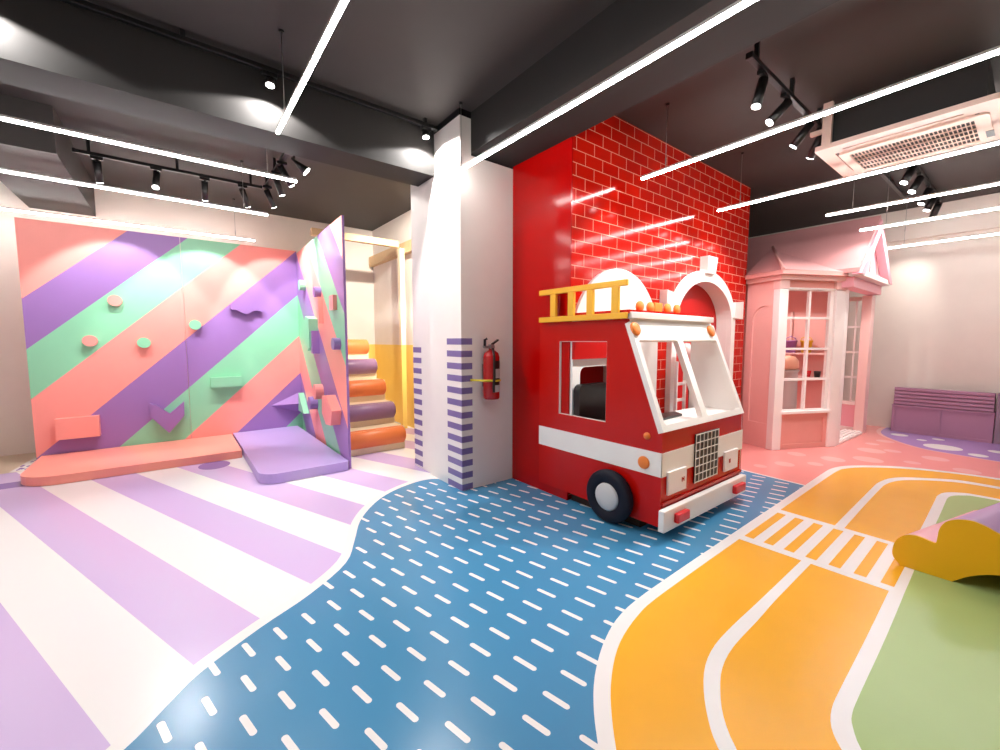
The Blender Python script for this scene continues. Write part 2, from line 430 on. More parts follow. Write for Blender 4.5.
# red block: lacquered flank and glazed brick front with two arched openings
b = MB(); b.box(2.466, 2.478, 2.275, PY, 0, 2.86); b.box(2.478, 2.53, 2.4, PY, 0, 2.86); struct(b, 'wall_flank', 'red')
def arch(cx, hw, zs, rise, z0, n=26):
    return [(cx+hw, z0)]+[(cx+hw*math.cos(PI*i/n), zs+rise*math.sin(PI*i/n)) for i in range(n+1)]+[(cx-hw, z0)]
b = MB(); b.plate(rect(2.478, 5.67, 0, ZC), [arch(4.585, .615, 1.5, .45, .02), rrect(2.56, 3.5, .03, 1.09, .05)], XZ(2.28), 0, .12)
struct(b, 'wall_brick', 'brick')
b = MB(); b.box(3.6, 5.67, 2.405, 2.46, 0, ZC); struct(b, 'wall_recess', 'redpan')
b = MB(); b.box(2.478, 3.6, 2.75, 2.8, 0, 1.4, 0); b.box(2.53, 2.56, 2.4, 2.75, 0, 1.4, 1); b.box(3.5, 3.6, 2.4, 2.75, 0, 1.4, 1); b.box(2.53, 3.6, 2.4, 2.75, 1.1, 1.4, 0); struct(b, 'wall_recess', ['redpan', 'white'])
b = MB(); b.box(5.63, 5.67, 2.46, 3.7, 0, ZC); struct(b, 'wall_side', 'redpan')

# white arched surround behind the cab
t = thing('arched_panel', 'white round-topped panel on the red brick wall behind the truck roof', 'panel', (3.13, 2.28, 0))
b = MB(); op = arch(3.08, .60, 1.3, .62, .16); b.plate(op, [rrect(2.57, 3.42, .26, 1.09, .06)], XZ(2.25), 0, .029); part(b, 'panel', 'white', t)
# white arch with keystone and imposts
t = thing('arch_surround', 'white moulded arch with keystone around the red alcove beside the pink house', 'arch', (4.585, 2.28, 0))
b = MB()
oo = arch(4.585, .695, 1.5, .555, .0); ii = arch(4.585, .602, 1.5, .437, .0)
ring = oo+ii[::-1]
b.plate(ring, [], XZ(2.225), 0, .0545); part(b, 'arch_ring', 'white', t)
b = MB(); b.plate(arch(4.585, .613, 1.5, .447, .0)+ii[::-1], [], XZ(2.2805), 0, .12); struct(b, 'trim_2', 'white')
b = MB(); b.plate([(4.50, 2.02), (4.67, 2.02), (4.71, 2.20), (4.50, 2.20)], [], XZ(2.19), 0, .09); part(b, 'keystone', 'white', t, bev=.006)
for x0, x1 in ((3.74, 3.96), (5.215, 5.43)):
    b = MB(); b.plate([(x0, 1.60), (x1, 1.57), (x1, 1.75), (x0, 1.79)] if x0 < 4.5 else [(x0, 1.57), (x1, 1.56), (x1, 1.77), (x0, 1.75)], [], XZ(2.20), 0, .08); part(b, 'impost', 'white', t, bev=.005)

# ------------------------------------------------------------------ climbing wall
STR = [2.885, 2.366, 1.845, 1.215, .615, .045, -.474, -1.03]
COL = ['cpink', 'cviol', 'cgreen']
def striped(poly, fn, depth, name, parent, slope, off):
    """board whose front carries diagonal bands; bands from top-left down"""
    b = MB()
    b.plate(poly, [], fn, .002, depth, 0)
    edges = [99]+[c+off for c in STR]+[-99]
    for k in range(len(edges)-1):
        q = clip(clip(poly, -slope, 1, edges[k]), slope, -1, -edges[k+1])
        if len(q) > 2: b.face([fn(p[0], p[1], 0) for p in q], k % 3)
    o = part(b, name, COL, parent)
    return o
cw = thing('climbing_wall', 'two-sided striped climbing wall in coral, violet and mint with bolt-on holds', 'climbing wall', (.1, 6.44, 0))
YB = 6.42
striped(rect(-1.215, .108, .01, 2.545), XZ(YB), .04, 'board', cw, .95, 0)
striped(rect(.112, 1.40, .01, 2.545), XZ(YB), .04, 'board', cw, .95, 0)
XS = 1.395
# side board: front faces -x, bands mirror around the corner
SHR = .029
fnS = lambda u, v, d: (XS-(YB-u)*SHR+d, u, v)
b = MB(); poly = rect(4.20, YB-.002, .01, 2.51)
b.plate(poly, [], fnS, .002, .024, 1)
edges = [99]+[c+.95*1.38 for c in STR]+[-99]
for k in range(len(edges)-1):
    # z - .95*(y-6.42) ... bands fall towards the viewer
    q = clip(clip(poly, -.95, 1, edges[k]-.95*YB), .95, -1, -(edges[k+1]-.95*YB))
    if len(q) > 2: b.face([fnS(p[0], p[1], 0) for p in q], k % 3)
part(b, 'board', COL, cw)
def hold(shape, m, d=.06, fn=XZ(YB-.06), nm='hold', bev=.008, lab=None):
    b = MB(); b.plate(shape, [], fn, 0, d+.002); return part(b, nm, m, cw, lab, bev=bev)
for x, z, m in ((-.505, 1.75, 'cpink'), (-.732, 1.30, 'cpink'), (-.282, 1.278, 'cgreen'), (.21, 1.497, 'cgreen')):
    hold(circ(x, z, .062, .06, 20), m, nm='round_hold')
hold(rect(-1.045, -.705, .247, .472), 'cpink', .1, XZ(YB-.1), 'block_hold')
hold([(-.268, .565), (-.215, .545), (-.09, .425), (-.02, .49), (.055, .56), (.05, .39), (-.105, .195), (-.262, .40)], 'cviol', .07, XZ(YB-.07), 'chevron_hold')
hold(rect(.335, .67, .714, .838), 'cgreen', .08, XZ(YB-.08), 'ledge_hold')
wv = []
for sg in (1, -1):
    for i in range(21):
        q = i/20 if sg > 0 else 1-i/20
        wv.append((.585+.36*q, 1.722+.026*math.sin(2*PI*1.45*q+.5)+sg*(.047 if .02 < q < .98 else .03)))
hold(wv, 'cviol', .07, XZ(YB-.07), 'wave_hold')
# pyramid in the corner
b = MB(); a, c, d, e, f = (1.0, YB, .41), (1.37, YB, .57), (1.37, YB, .28), (1.30, YB-.17, .43), (1.37, YB-.17, .43)
for q in ((a, e, c), (a, d, e), (c, e, f), (e, d, f)): b.face(q)
part(b, 'wedge_hold', 'cviol', cw)
b = MB(); b.plate([(5.95, .33), (6.3, .33), (6.25, .58)], [], fnS, -.07, .003); part(b, 'wedge_hold', 'cgreen', cw, bev=.008)
# holds on the side board
def side_round(y, z, m, r=.065, d=.07): hold(circ(y, z, r, r, 16), m, d, lambda u, v, dd: fnS(u, v, dd-d), 'round_hold')
side_round(5.93, 2.02, 'cgreen'); side_round(5.13, 1.86, 'cviol', .06)
side_round(4.40, 1.27, 'cviol', .06); side_round(5.2, .70, 'cpink', .09, .09); side_round(5.50, .53, 'cviol', .08, .09)
hold([(4.45, 1.62), (4.60, 1.62), (4.60, 1.77), (4.45, 1.77)], 'cpink', .04, lambda u, v, dd: fnS(u, v, dd-.04), 'block_hold')
hold([(5.02, 1.50), (5.08, 1.50), (5.10, 1.80), (5.04, 1.80)], 'cpink', .05, lambda u, v, dd: fnS(u, v, dd-.05), 'peg_hold')
hold([(5.32, 1.22), (5.42, 1.18), (5.55, 1.42), (5.62, 1.48), (5.50, 1.60), (5.30, 1.56)], 'cgreen', .1, lambda u, v, dd: fnS(u, v, dd-.1), 'horn_hold')
hold([(4.80, .70), (4.62, .72), (4.40, .58), (4.46, .42), (4.66, .40), (4.82, .50)], 'cpink', .1, lambda u, v, dd: fnS(u, v, dd-.1), 'block_hold', .02)
hold([(5.25, 1.15), (5.33, 1.15), (5.36, 1.40), (5.27, 1.42)], 'cviol', .08, lambda u, v, dd: fnS(u, v, dd-.08), 'peg_hold')

# mats
def soft_mat(name, poly, m, label, h, z0=.004):
    b = MB(); b.plate(poly, [], lambda u, v, d: (u, v, d), z0, h)
    bm = b.bm
    es = [e for e in bm.edges if len(e.link_faces) == 2 and e.calc_face_angle(0) > .9 and (abs(e.verts[0].co.z-e.verts[1].co.z) < .01)]
    bmesh.ops.bevel(bm, geom=es, offset=.03, segments=4, affect='EDGES', profile=.5)
    o = b.done(name, m); tag(o, label, 'mat'); return o
def mcorn(x0, x1, y0, y1, rl, rr):
    P = []
    for i in range(8):
        q = PI+PI/2*i/7; P.append((x0+rl+rl*math.cos(q), y0+rl+rl*math.sin(q)))
    if rr:
        for i in range(8):
            q = 1.5*PI+PI/2*i/7; P.append((x1-rr+rr*math.cos(q), y0+rr+rr*math.sin(q)))
    else: P.append((x1, y0))
    return P+[(x1, y1), (x0, y1)]
pm = mcorn(-1.175, .53, 5.36, 6.41, .30, 0)
soft_mat('crash_mat', pm, 'matpink', 'long coral padded mat lying along the foot of the climbing wall', .085)
soft_mat('crash_mat', mcorn(.545, 1.325, 4.17, 6.41, .16, .03), 'matviol', 'violet padded mat lying in the corner of the climbing wall', .095)

# ------------------------------------------------------------------ stair niche
st = thing('padded_stairs', 'cream play stairs with orange and plum roll edges behind the climbing wall', 'stairs', (1.8, 4.7, 0))
b = MB()
RISE, RUN = .262, .285
for k in range(5):
    b.box(1.43, 2.155, 4.66+k*RUN, 4.66+(k+1)*RUN if k < 4 else 6.6, .002, .035+(k+1)*RISE-.03, 0)
part(b, 'step', 'stepw', st)
for k in range(5):
    b = MB(); r = .105; yc, zc = 4.70+k*RUN, .065+k*RISE+r
    b.lathe([(0, 0), (r*.8, 0), (r, .02), (r, .70), (r*.8, .72), (0, .72)], (1.435, yc, zc), (1, 0, 0), 24)
    part(b, 'roll_edge', 'bolo' if k % 2 == 0 else 'bolv', st, 'orange roll edge' if k % 2 == 0 else 'plum roll edge')
tf = thing('timber_frame', 'pale timber frame of post and beams over the stair niche', 'frame', (2.7, 5.7, 0))
b = MB(); b.box(1.43, 2.60, 5.68, 5.76, 2.63, 2.72, 0, .004); part(b, 'beam', 'wood', tf)
b = MB(); b.box(2.68, 2.756, 3.99, 7.08, 2.56, 2.72, 0, .004); part(b, 'beam', 'wood', tf)
b = MB(); b.box(2.605, 2.675, 5.68, 5.76, 1.24, 2.625, 0); b.box(2.605, 2.675, 5.68, 5.76, .003, 1.24, 1); part(b, 'post', ['stepw', 'dado'], tf, 'post painted cream above and yellow below')

# ------------------------------------------------------------------ fire extinguisher
fe = thing('fire_extinguisher', 'red fire extinguisher strapped to the white pillar wall', 'fire extinguisher', (2.165, 2.90, .8))
cx, cy = 2.165, 2.905
b = MB(); b.lathe([(0, .795), (.066, .795), (.072, .81), (.072, 1.16), (.062, 1.195), (.035, 1.215), (.022, 1.22), (.022, 1.235), (0, 1.235)], (cx, cy, 0), (0, 0, 1), 32); part(b, 'cylinder', 'extr', fe)
b = MB(); b.box(cx-.02, cx+.02, cy-.02, cy+.02, 1.23, 1.27, 0, .004); b.box(cx-.085, cx+.03, cy-.012, cy+.012, 1.235, 1.258, 0, .004); part(b, 'valve', 'steel', fe, 'grey metal valve')
b = MB(); b.box(-.005, .075, cy-.011, cy+.011, -.008, .008, 0, .003, lambda x, y, z: (cx+x*.87-z*.5+.01, y, 1.272+x*.5+z*.87)); part(b, 'handle', 'black', fe)
b = MB(); b.tube([(cx-.07, cy, 1.25), (cx-.075, cy-.01, 1.31), (cx-.06, cy-.02, 1.32)], .012); b.tube([(cx-.02, cy-.05, 1.235), (cx-.025, cy-.075, 1.17), (cx-.028, cy-.082, 1.0), (cx-.035, cy-.08, .9), (cx-.03, cy-.078, .86)], .011); part(b, 'hose', 'black', fe, 'black hose')
b = MB()
N = 10
for i in range(N):
    a0, a1 = -1.75+i*1.0/N, -1.75+(i+1)*1.0/N
    P = [(cx+.0735*math.cos(a), cy+.0735*math.sin(a)) for a in (a0, a1)]
    for zz, mi in (((.86, .92), 0), ((.92, .98), 1), ((.98, 1.06), 0), ((1.06, 1.13), 1)):
        b.face([(P[0][0], P[0][1], zz[0]), (P[1][0], P[1][1], zz[0]), (P[1][0], P[1][1], zz[1]), (P[0][0], P[0][1], zz[1])], mi)
part(b, 'label_sticker', ['label', 'black'], fe)
b = MB(); b.tube([(1.995, 2.975, .965), (2.06, 2.86, .962), (2.11, 2.852, .96), (2.165, 2.828, .958), (2.22, 2.853, .958), (2.25, 2.90, .958), (2.27, 2.975, .958)], .009); part(b, 'strap', 'strap', fe, 'yellow strap')
b = MB(); b.box(2.12, 2.21, 2.965, 2.979, .9, 1.1, 0, .003); part(b, 'bracket', 'black', fe)

# ------------------------------------------------------------------ fire truck
ft = thing('play_fire_truck', 'red wooden play fire truck parked against the brick wall', 'play truck', (3.05, 1.9, 0))
TX0, TX1, TY0, TY1 = 2.444, 3.64, 1.44, 2.59
SX = .285/.74
prof = [(TY1, .08), (TY0, .08), (TY0, .71), (TY0+.285, 1.45), (TY1, 1.45)]
win = rect(1.892, 2.362, .71, 1.297)
b = MB(); b.plate(prof, [win], YZ(TX0), 0, .02, 0); o = part(b, 'side_panel', ['redt', 'white'], ft)
# white inner edge of the side window
b = MB(); b.plate(rect(1.885, 2.368, .703, 1.303), [rect(1.895, 2.358, .713, 1.293)], YZ(TX0+.003), 0, .02); part(b, 'window_edge', 'white', ft)
profR = [(1.89, .08), (TY0, .08), (TY0, .71), (TY0+.285, 1.45), (1.89, 1.45)]
b = MB(); b.plate(profR, [], YZ(TX1-.02), .006, .02, 0); b.plate(profR, [], YZ(TX1-.02), 0, .0055, 1); part(b, 'side_panel', ['redt', 'white'], ft, 'side panel painted white inside')
b = MB(); b.box(TX0+.02, TX1-.02, TY0, TY0+.02, .08, .71); part(b, 'front_panel', 'redt', ft)
# white band around side and nose
b = MB(); b.box(TX0-.003, TX0, TY0-.003, TY1, .415, .575); b.box(TX0-.003, TX1+.003, TY0-.003, TY0, .415, .575); b.box(TX1, TX1+.003, TY0, 1.89, .415, .575); part(b, 'white_band', 'white', ft, 'white painted band')
# windscreen frame (slanted)
def ws(u, v, d):
    # v runs up the slope 0..1
    y = TY0+.285*v; z = .71+.74*v; l = math.hypot(.285, .74)
    return (u, y+d*.74/l, z-d*.285/l)
b = MB(); b.plate(rect(TX0-.002, TX1+.002, 0, .97), [rrect(2.485, 2.982, .055, .80, .02), rrect(3.055, 3.598, .055, .80, .02)], ws, -.008, .03); part(b, 'windscreen_frame', 'white', ft, bev=.004)
# roof
b = MB(); b.plate(rect(TX0-.02, TX1-.03, 1.70, 2.272), [rect(TX0+.12, TX1-.14, 1.92, 2.20)], lambda u, v, d: (u, v, d), 1.485, 1.512); part(b, 'roof', 'redt', ft)
b = MB(); b.box(TX0-.012, TX1-.045, 1.685, 1.72, 1.452, 1.497, 0, .004); b.box(TX0+.02, TX1-.02, 1.72, 1.80, 1.40, 1.484, 0); part(b, 'roof_fascia', 'white', ft, 'white front edge of the roof')
# ladder on the roof edge
ld = []
b = MB(); lx0, lx1 = TX0-.048, TX0-.022
b.box(lx0, lx1, 1.705, 2.555, 1.67, 1.712, 0, .004); part(b, 'ladder_rail', 'ladder', ft)
b = MB(); b.box(lx0, lx1, 1.705, 2.555, 1.450, 1.492, 0, .004); part(b, 'ladder_rail', 'ladder', ft)
for y in (1.80, 2.02, 2.205, 2.395):
    b = MB(); b.box(lx0, lx1, y-.029, y+.029, 1.4925, 1.6695, 0, .003); part(b, 'ladder_rung', 'ladder', ft)
# roof lamps
for x in (2.77, 2.91, 3.15, 3.295):
    b = MB(); b.lathe([(0, -.012), (.038, -.012), (.042, -.006), (.042, .006), (.038, .012), (0, .012)], (x, 1.85, 1.557), (0, 1, 0), 24); part(b, 'roof_lamp', 'orange', ft)
b = MB(); b.box(2.99, 3.10, 1.86, 1.90, 1.513, 1.60, 0, .005); part(b, 'roof_lamp', 'orange', ft, 'amber block between the round lamps')
nrm = Vector((0, -.74, .285)).normalized()
for x in (2.475, 3.545):
    b = MB(); c = Vector(ws(x, .90, -.009)); b.lathe([(.048, 0), (.048, .012), (.04, .02), (0, .02)], c, nrm, 24); part(b, 'corner_lamp', 'orange', ft)
# side lamps
b = MB(); b.lathe([(.024, 0), (.023, .008), (.014, .018), (0, .022)], (TX0, 1.55, .672), (-1, 0, 0), 20); part(b, 'indicator_lamp', 'orange', ft)
b = MB(); b.lathe([(.043, 0), (.043, .006), (.036, .012), (0, .012)], (TX0-.003, 1.567, .488), (-1, 0, 0), 24); part(b, 'side_lamp', 'orange', ft)
# wheels
for xw, sgn in ((TX0-.001, -1), (TX1+.001, 1)):
    b = MB(); b.lathe([(.09, .0), (.165, 0), (.185, .012), (.19, .03), (.19, .055), (.182, .07), (.165, .078), (.105, .074), (.1, .066)], (xw, 1.815, .192), (sgn, 0, 0), 40)
    w = part(b, 'wheel', 'navy', ft)
    b = MB(); b.lathe([(.1, .05), (.098, .072), (.085, .082), (.04, .088), (0, .089)], (xw, 1.815, .192), (sgn, 0, 0), 32); h = part(b, 'hub', 'hub', w)
# nose: grille, headlights, bumper
b = MB(); b.box(2.853, 3.197, TY0-.012, TY0-.004, .293, .645); g = part(b, 'grille', 'black', ft, 'black grille with a white lattice')
b = MB()
for i in range(7):
    x = 2.857+i*(3.193-2.857)/6; b.box(x-.003, x+.003, TY0-.016, TY0-.0125, .293, .645)
for j in range(7):
    z = .298+j*(.640-.298)/6; b.box(2.853, 3.197, TY0-.0155, TY0-.0125, z-.003, z+.003)
part(b, 'lattice', 'white', g)
for x0, x1, ch in ((2.497, 2.732, 'H'), (3.302, 3.532, 'E')):
    b = MB(); b.box(x0+.006, x1, TY0-.02, TY0-.0035, .287, .442, 0, .003); hl = part(b, 'headlight', 'hwhite', ft, 'white square headlight')
    b = MB(); mx, mz, s_ = (x1-.05, .365, .016) if ch == 'H' else (x0+.085, .365, .015)
    yy = TY0-.0225
    b.box(mx-s_, mx-s_+.008, yy, yy+.002, mz-s_, mz+s_)
    if ch == 'H': b.box(mx+s_-.008, mx+s_, yy, yy+.002, mz-s_, mz+s_); b.box(mx-s_, mx+s_, yy+.0003, yy+.002, mz-.004, mz+.006)
    else:
        for dz in (-s_, -.004, s_-.008): b.box(mx-s_, mx+.012, yy+.0003, yy+.002, mz+dz, mz+dz+.008)
    part(b, 'red_mark', 'red', hl, 'small red mark')
b = MB(); b.box(TX0+.01, TX1-.01, TY0-.012, TY0-.0005, .225, .246); part(b, 'bumper_ledge', 'redt', ft)
b = MB(); b.box(2.40, 3.62, TY0-.055, TY0-.013, .072, .214, 0, .006); bp_ = part(b, 'bumper', 'white', ft)
for x0, x1 in ((2.515, 2.665), (3.365, 3.535)):
    b = MB(); b.box(x0, x1, TY0-.09, TY0-.0555, .115, .178, 0, .008); part(b, 'bumper_lamp', 'redbright', bp_, 'red block lamp')
# interior: dashboard, seat, rear header, floor
b = MB(); b.box(TX0+.021, TX1-.021, TY0+.021, 1.80, .70, .725, 0, .004); d_ = part(b, 'dashboard', 'white', ft)
b = MB(); b.plate([(2.60, 1.62), (2.60, 1.79), (3.12, 1.74), (3.05, 1.64)], [], lambda u, v, d: (u, v, d), .726, .742); part(b, 'dashboard_pad', 'black', d_, 'black pad')
b = MB(); b.plate(rrect(2.475, 2.87, .42, .955, .05), [], XZ(2.17), 0, .06); part(b, 'seat_back', 'blackp', ft, 'black seat back', bev=.012)
b = MB(); b.box(2.475, 2.87, 1.86, 2.165, .40, .46, 0, .02); part(b, 'seat', 'blackp', ft, 'black seat')
b = MB(); b.box(TX0+.021, 3.02, 2.215, 2.245, 1.155, 1.449); part(b, 'rear_header', 'redpan', ft)
b = MB(); b.box(TX0+.021, TX1-.021, TY0+.021, 2.24, .12, .16); b.box(2.5, 2.85, 1.88, 2.22, .16, .40); part(b, 'cab_floor', 'white', ft)
b = MB(); b.box(2.50, 3.58, 1.62, 2.26, .002, .118); part(b, 'plinth', 'darkwood', ft, 'dark wooden plinth')

# small things in the alcove behind the truck
cs = thing('costume_stand', 'white ladder-like costume stand in front of the arched alcove with a brown strap', 'stand', (4.1, 2.18, 0))
for x in (3.86, 4.02):
    b = MB(); b.box(x, x+.022, 2.14, 2.17, .004, 1.0 if x > 4.05 else 1.1, 0, .004); part(b, 'post', 'white', cs)
for z in (.35, .70, .86):
    b = MB(); b.box(3.882, 4.02, 2.145, 2.165, z, z+.03, 0, .004); part(b, 'rung', 'white', cs)
b = MB(); b.tube([(3.96, 2.11, 1.06), (3.95, 2.095, 1.0), (3.99, 2.09, .9), (4.03, 2.09, .8), (4.05, 2.095, .66), (4.04, 2.10, .5)], .022); part(b, 'strap', 'brown', cs, 'brown hanging strap')
b = MB(); b.lathe([(0, 0), (.05, .01), (.075, .06), (.07, .12), (.03, .17), (0, .175)], (3.95, 2.11, 1.105), (0, 0, 1), 20); part(b, 'helmet_knob', 'hpale', cs, 'pale pink rounded top')

# ------------------------------------------------------------------ pink play house
ph = thing('play_house', 'pink play house with gabled roof and white bay window', 'play house', (6.6, 2.0, 0))
A, B_, E_, L0 = (5.56, 1.865), (6.38, 1.462), (7.70, 1.43), (5.70, 2.27)
def frame_fn(P, Q):
    e = Vector((Q[0]-P[0], Q[1]-P[1])).normalized(); n = Vector((e.y, -e.x))   # n: outward
    return (lambda u, v, d: (P[0]+e.x*u-n.x*d, P[1]+e.y*u-n.y*d, v)), math.hypot(Q[0]-P[0], Q[1]-P[1])   # d>0 goes inside
fL, lenL = frame_fn(L0, A); fA, lenA = frame_fn(A, B_); fB, lenB = frame_fn(B_, E_)
ZE = 2.10
# left wall with an arched recess
b = MB(); ar = arch(lenL*.56, .15, 1.55, .17, .30)
b.plate(rect(0, lenL, .003, ZE), [ar], fL, 0, .03); b.plate(ar, [], fL, .018, .03, 1); part(b, 'wall_panel', ['hpink', 'hpink'], ph)
# bay: posts, sill panel, window, header
def fbox(fn, u0, u1, d0, d1, z0, z1, mb, mi=0, bev=0.):
    mb.box(u0, u1, z0, z1, d0, d1, mi, bev, fn)
for u0, u1 in ((-.02, .10), (lenA-.135, lenA+.01)):
    b = MB(); fbox(fA, u0, u1, -.02, .07, .003, 1.90, b, 0, .004); fbox(fA, u0-.005, u1+.005, -.025, .075, 1.905, ZE-.055, b, 1, .004); part(b, 'post', ['hwhite', 'hpale'], ph)
b = MB(); b.plate(rect(.1, lenA-.135, .003, .43), [rect(.15, lenA-.185, .06, .37)], fA, .0, .04); b.plate(rect(.15, lenA-.185, .06, .37), [], fA, .014, .04); part(b, 'sill_panel', 'hdeep', ph)
b = MB(); fbox(fA, .085, lenA-.12, -.035, .07, .43, .465, b, 0, .005); part(b, 'window_sill', 'hwhite', ph)
U0, U1 = .1, lenA-.135; UM = U0+(U1-U0)*.5
zs = [.465, .84, 1.205, 1.57, 1.90]
b = MB(); hz = []
for i in range(4):
    for ua, ub in ((U0+.03, UM-.013), (UM+.013, U1-.05)): hz.append(rect(ua, ub, zs[i]+.013, zs[i+1]-.013))
b.plate(rect(U0, U1, .465, 1.90), hz, fA, .01, .045); part(b, 'window_frame', 'hwhite', ph)
b = MB(); fbox(fA, .1, lenA-.135, .01, .05, 1.90, ZE-.05, b, 0); b.plate(rect(.1, lenA-.135, 1.895, 1.92), [], fA, -.012, .009, 1); part(b, 'header_panel', ['hdeep', 'hwhite'], ph)
# cornice over bay and left wall
OV = .07
def offs(P, Q, o):
    e = Vector((Q[0]-P[0], Q[1]-P[1])).normalized(); return Vector((e.y, -e.x))*o
nA, nL = offs(A, B_, 1), offs(L0, A, 1)
cornA = (A[0]-.125, A[1]-.06)
eave = [(L0[0]-.09, L0[1]), cornA, (B_[0]-.02, B_[1]-.125), (B_[0]+.22, B_[1]-.02), (B_[0]+.22, 2.27)]
b = MB(); b.plate(eave, [], lambda u, v, d: (u, v, d), ZE-.045, ZE, 0)
inner = [(L0[0]-.04, L0[1]), (A[0]-.06, A[1]-.03), (B_[0]-.01, B_[1]-.06), (B_[0]+.2, B_[1]), (B_[0]+.2, 2.27)]
part(b, 'cornice', 'hpink', ph, bev=.01)
b = MB(); b.plate(inner, [], lambda u, v, d: (u, v, d), ZE-.095, ZE-.0455, 0); part(b, 'cornice_moulding', 'hpale', ph, bev=.008)
# bay roof: hipped
RX, RYf = 6.98, 1.33
GZ0, GZ1, GXL, GXR = 2.085, 2.80, 6.17, 7.80
def main_slope_z(x): return GZ0+(GZ1-GZ0)*(x-GXL)/(RX-GXL)
zt = ZE+.003
v0 = Vector((*eave[0], zt)); v1 = Vector((*eave[1], zt)); v2 = Vector((*eave[2], zt))
ap = Vector((6.42, 2.27, 2.56)); ap2 = Vector((6.64, 2.27, 2.53)); tl = Vector((5.72, 2.27, 2.46))
b = MB()
for q in ((v0, v1, ap), (v1, v2, ap2, ap), (v2, Vector((6.64, 2.27, zt)), ap2), (v0, ap, Vector((6.42, 2.27, zt))), (ap, ap2, Vector((6.64, 2.27, zt)), Vector((6.42, 2.27, zt))), (v0, Vector((6.42, 2.27, zt)), Vector((6.64, 2.27, zt)), v2, v1)): b.face(q)
part(b, 'bay_roof', 'hroof', ph)
b = MB(); b.tube([v1+Vector((0, 0, .004)), ap], .018, 8); part(b, 'hip_ridge', 'hpink', ph)
# main roof: two slopes with thickness, ridge running back
for xa, xb, nm in ((GXL, RX, 'roof_slope'), (RX, GXR, 'roof_slope')):
    za, zb = (GZ0, GZ1) if xa == GXL else (GZ1, GZ0)
    b = MB()
    b.plate([(xa, za), (xb, zb), (xb, zb+.05), (xa, za+.05)], [], XZ(RYf-.04), 0, 2.4); part(b, nm, 'hroof', ph, bev=.004)
# gable front with boards and raking trim
b = MB(); b.plate([(GXL+.06, GZ0+.01), (GXR-.06, GZ0+.01), (RX, GZ1-.02)], [], XZ(RYf+.03), 0, .03); part(b, 'gable', 'hgable', ph)
for x in (6.62, 6.98, 7.35):
    b = MB(); zt_ = GZ0+(GZ1-GZ0)*(1-abs(x-RX)/(.81 if x < RX else .82))-.03; b.box(x-.014, x+.014, RYf+.018, RYf+.0295, GZ0+.02, max(zt_, GZ0+.1)); part(b, 'gable_batten', 'hpale', ph)
for xa, s_ in ((GXL, 1), (GXR, -1)):
    b = MB(); w = .12
    b.plate([(xa, GZ0-.02), (RX, GZ1-.005), (RX, GZ1-.15), (xa+s_*.17, GZ0-.02)], [], XZ(RYf-.06), 0, .085); part(b, 'barge_board', 'hgable', ph, bev=.006)
b = MB(); b.box(GXL+.05, GXR-.05, RYf-.05, RYf+.07, GZ0-.035, GZ0+.03, 0, .006); part(b, 'gable_ledge', 'hwhite', ph)
b = MB(); b.box(GXL+.13, GXR-.1, RYf+.03, 1.50, 1.93, GZ0-.036, 0, .006); part(b, 'door_header', 'hgable', ph)
# entrance: posts, threshold, glazed screen
b = MB(); fbox(fB, .0, .14, -.015, .09, .003, 1.92, b, 0, .005); part(b, 'post', 'hwhite', ph)
b = MB(); fbox(fB, lenB-.17, lenB, -.015, .09, .003, 1.92, b, 0, .005); part(b, 'post', 'hpale', ph)
b = MB(); fbox(fB, .14, lenB-.17, -.015, .20, .003, .03, b, 0, .003)
for k in range(4): fbox(fB, .15, lenB-.18, .0+k*.05, .035+k*.05, .031, .045, b, 0, .003)
part(b, 'threshold', 'hwhite', ph)
b = MB(); hz = []
zz = [.42, .78, 1.14, 1.50, 1.88]
for i in range(4):
    for ua, ub in ((1.515, 1.60), (1.615, 1.70)): hz.append(rect(ua, ub, zz[i]+.013, zz[i+1]-.013))
b.plate(rect(1.475, 1.748, .003, 1.92), hz+[rect(1.51, 1.705, .06, .38)], YZ(7.66), 0, .035); part(b, 'side_window', 'hwhite', ph)
b = MB(); b.plate(rect(1.51, 1.705, .06, .38), [], YZ(7.675), 0, .012); part(b, 'side_panel', 'hgable', ph)
# inside: back and right walls, ceiling
b = MB(); b.box(5.80, 7.70, 3.55, 3.6, .003, ZE); b.box(7.66, 7.70, 1.75, 3.55, .003, ZE); b.box(5.80, 5.83, 2.29, 3.55, .003, ZE); part(b, 'inner_wall', 'hpink', ph)
b = MB(); b.box(5.83, 7.66, 2.3, 3.55, ZE-.02, ZE); part(b, 'inner_ceiling', 'hpale', ph)
b = MB(); b.cyl((6.7, 2.45, ZE-.034), (6.7, 2.45, ZE-.021), .05, n=24); part(b, 'added_lamp', 'lens', ph, 'added unseen round lamp that brightens the house interior')  # unseen lamp disc and spot, added to brighten the house interior
ll = bpy.data.lights.new('added_lamp_light', 'SPOT'); ll.energy = 45; ll.spot_size = 2.6; ll.color = (1, .93, .86); ll.shadow_soft_size = .05
lo = bpy.data.objects.new('added_lamp_light', ll); C.objects.link(lo); lo.parent = ph; lo.location = (.1, .45, ZE-.045)
sh = thing('wall_shelf', 'pink wall shelf with two boards inside the play house', 'shelf', (7.6, 2.2, 0))
for z in (1.12, .76):
    b = MB(); b.box(7.42, 7.655, 1.85, 3.3, z-.025, z, 0, .004); part(b, 'board', 'hpale', sh)
for y in (1.86, 2.36, 3.26):
    b = MB(); b.box(7.60, 7.655, y, y+.03, .5, 1.75, 0, .004); part(b, 'upright', 'hpale', sh)
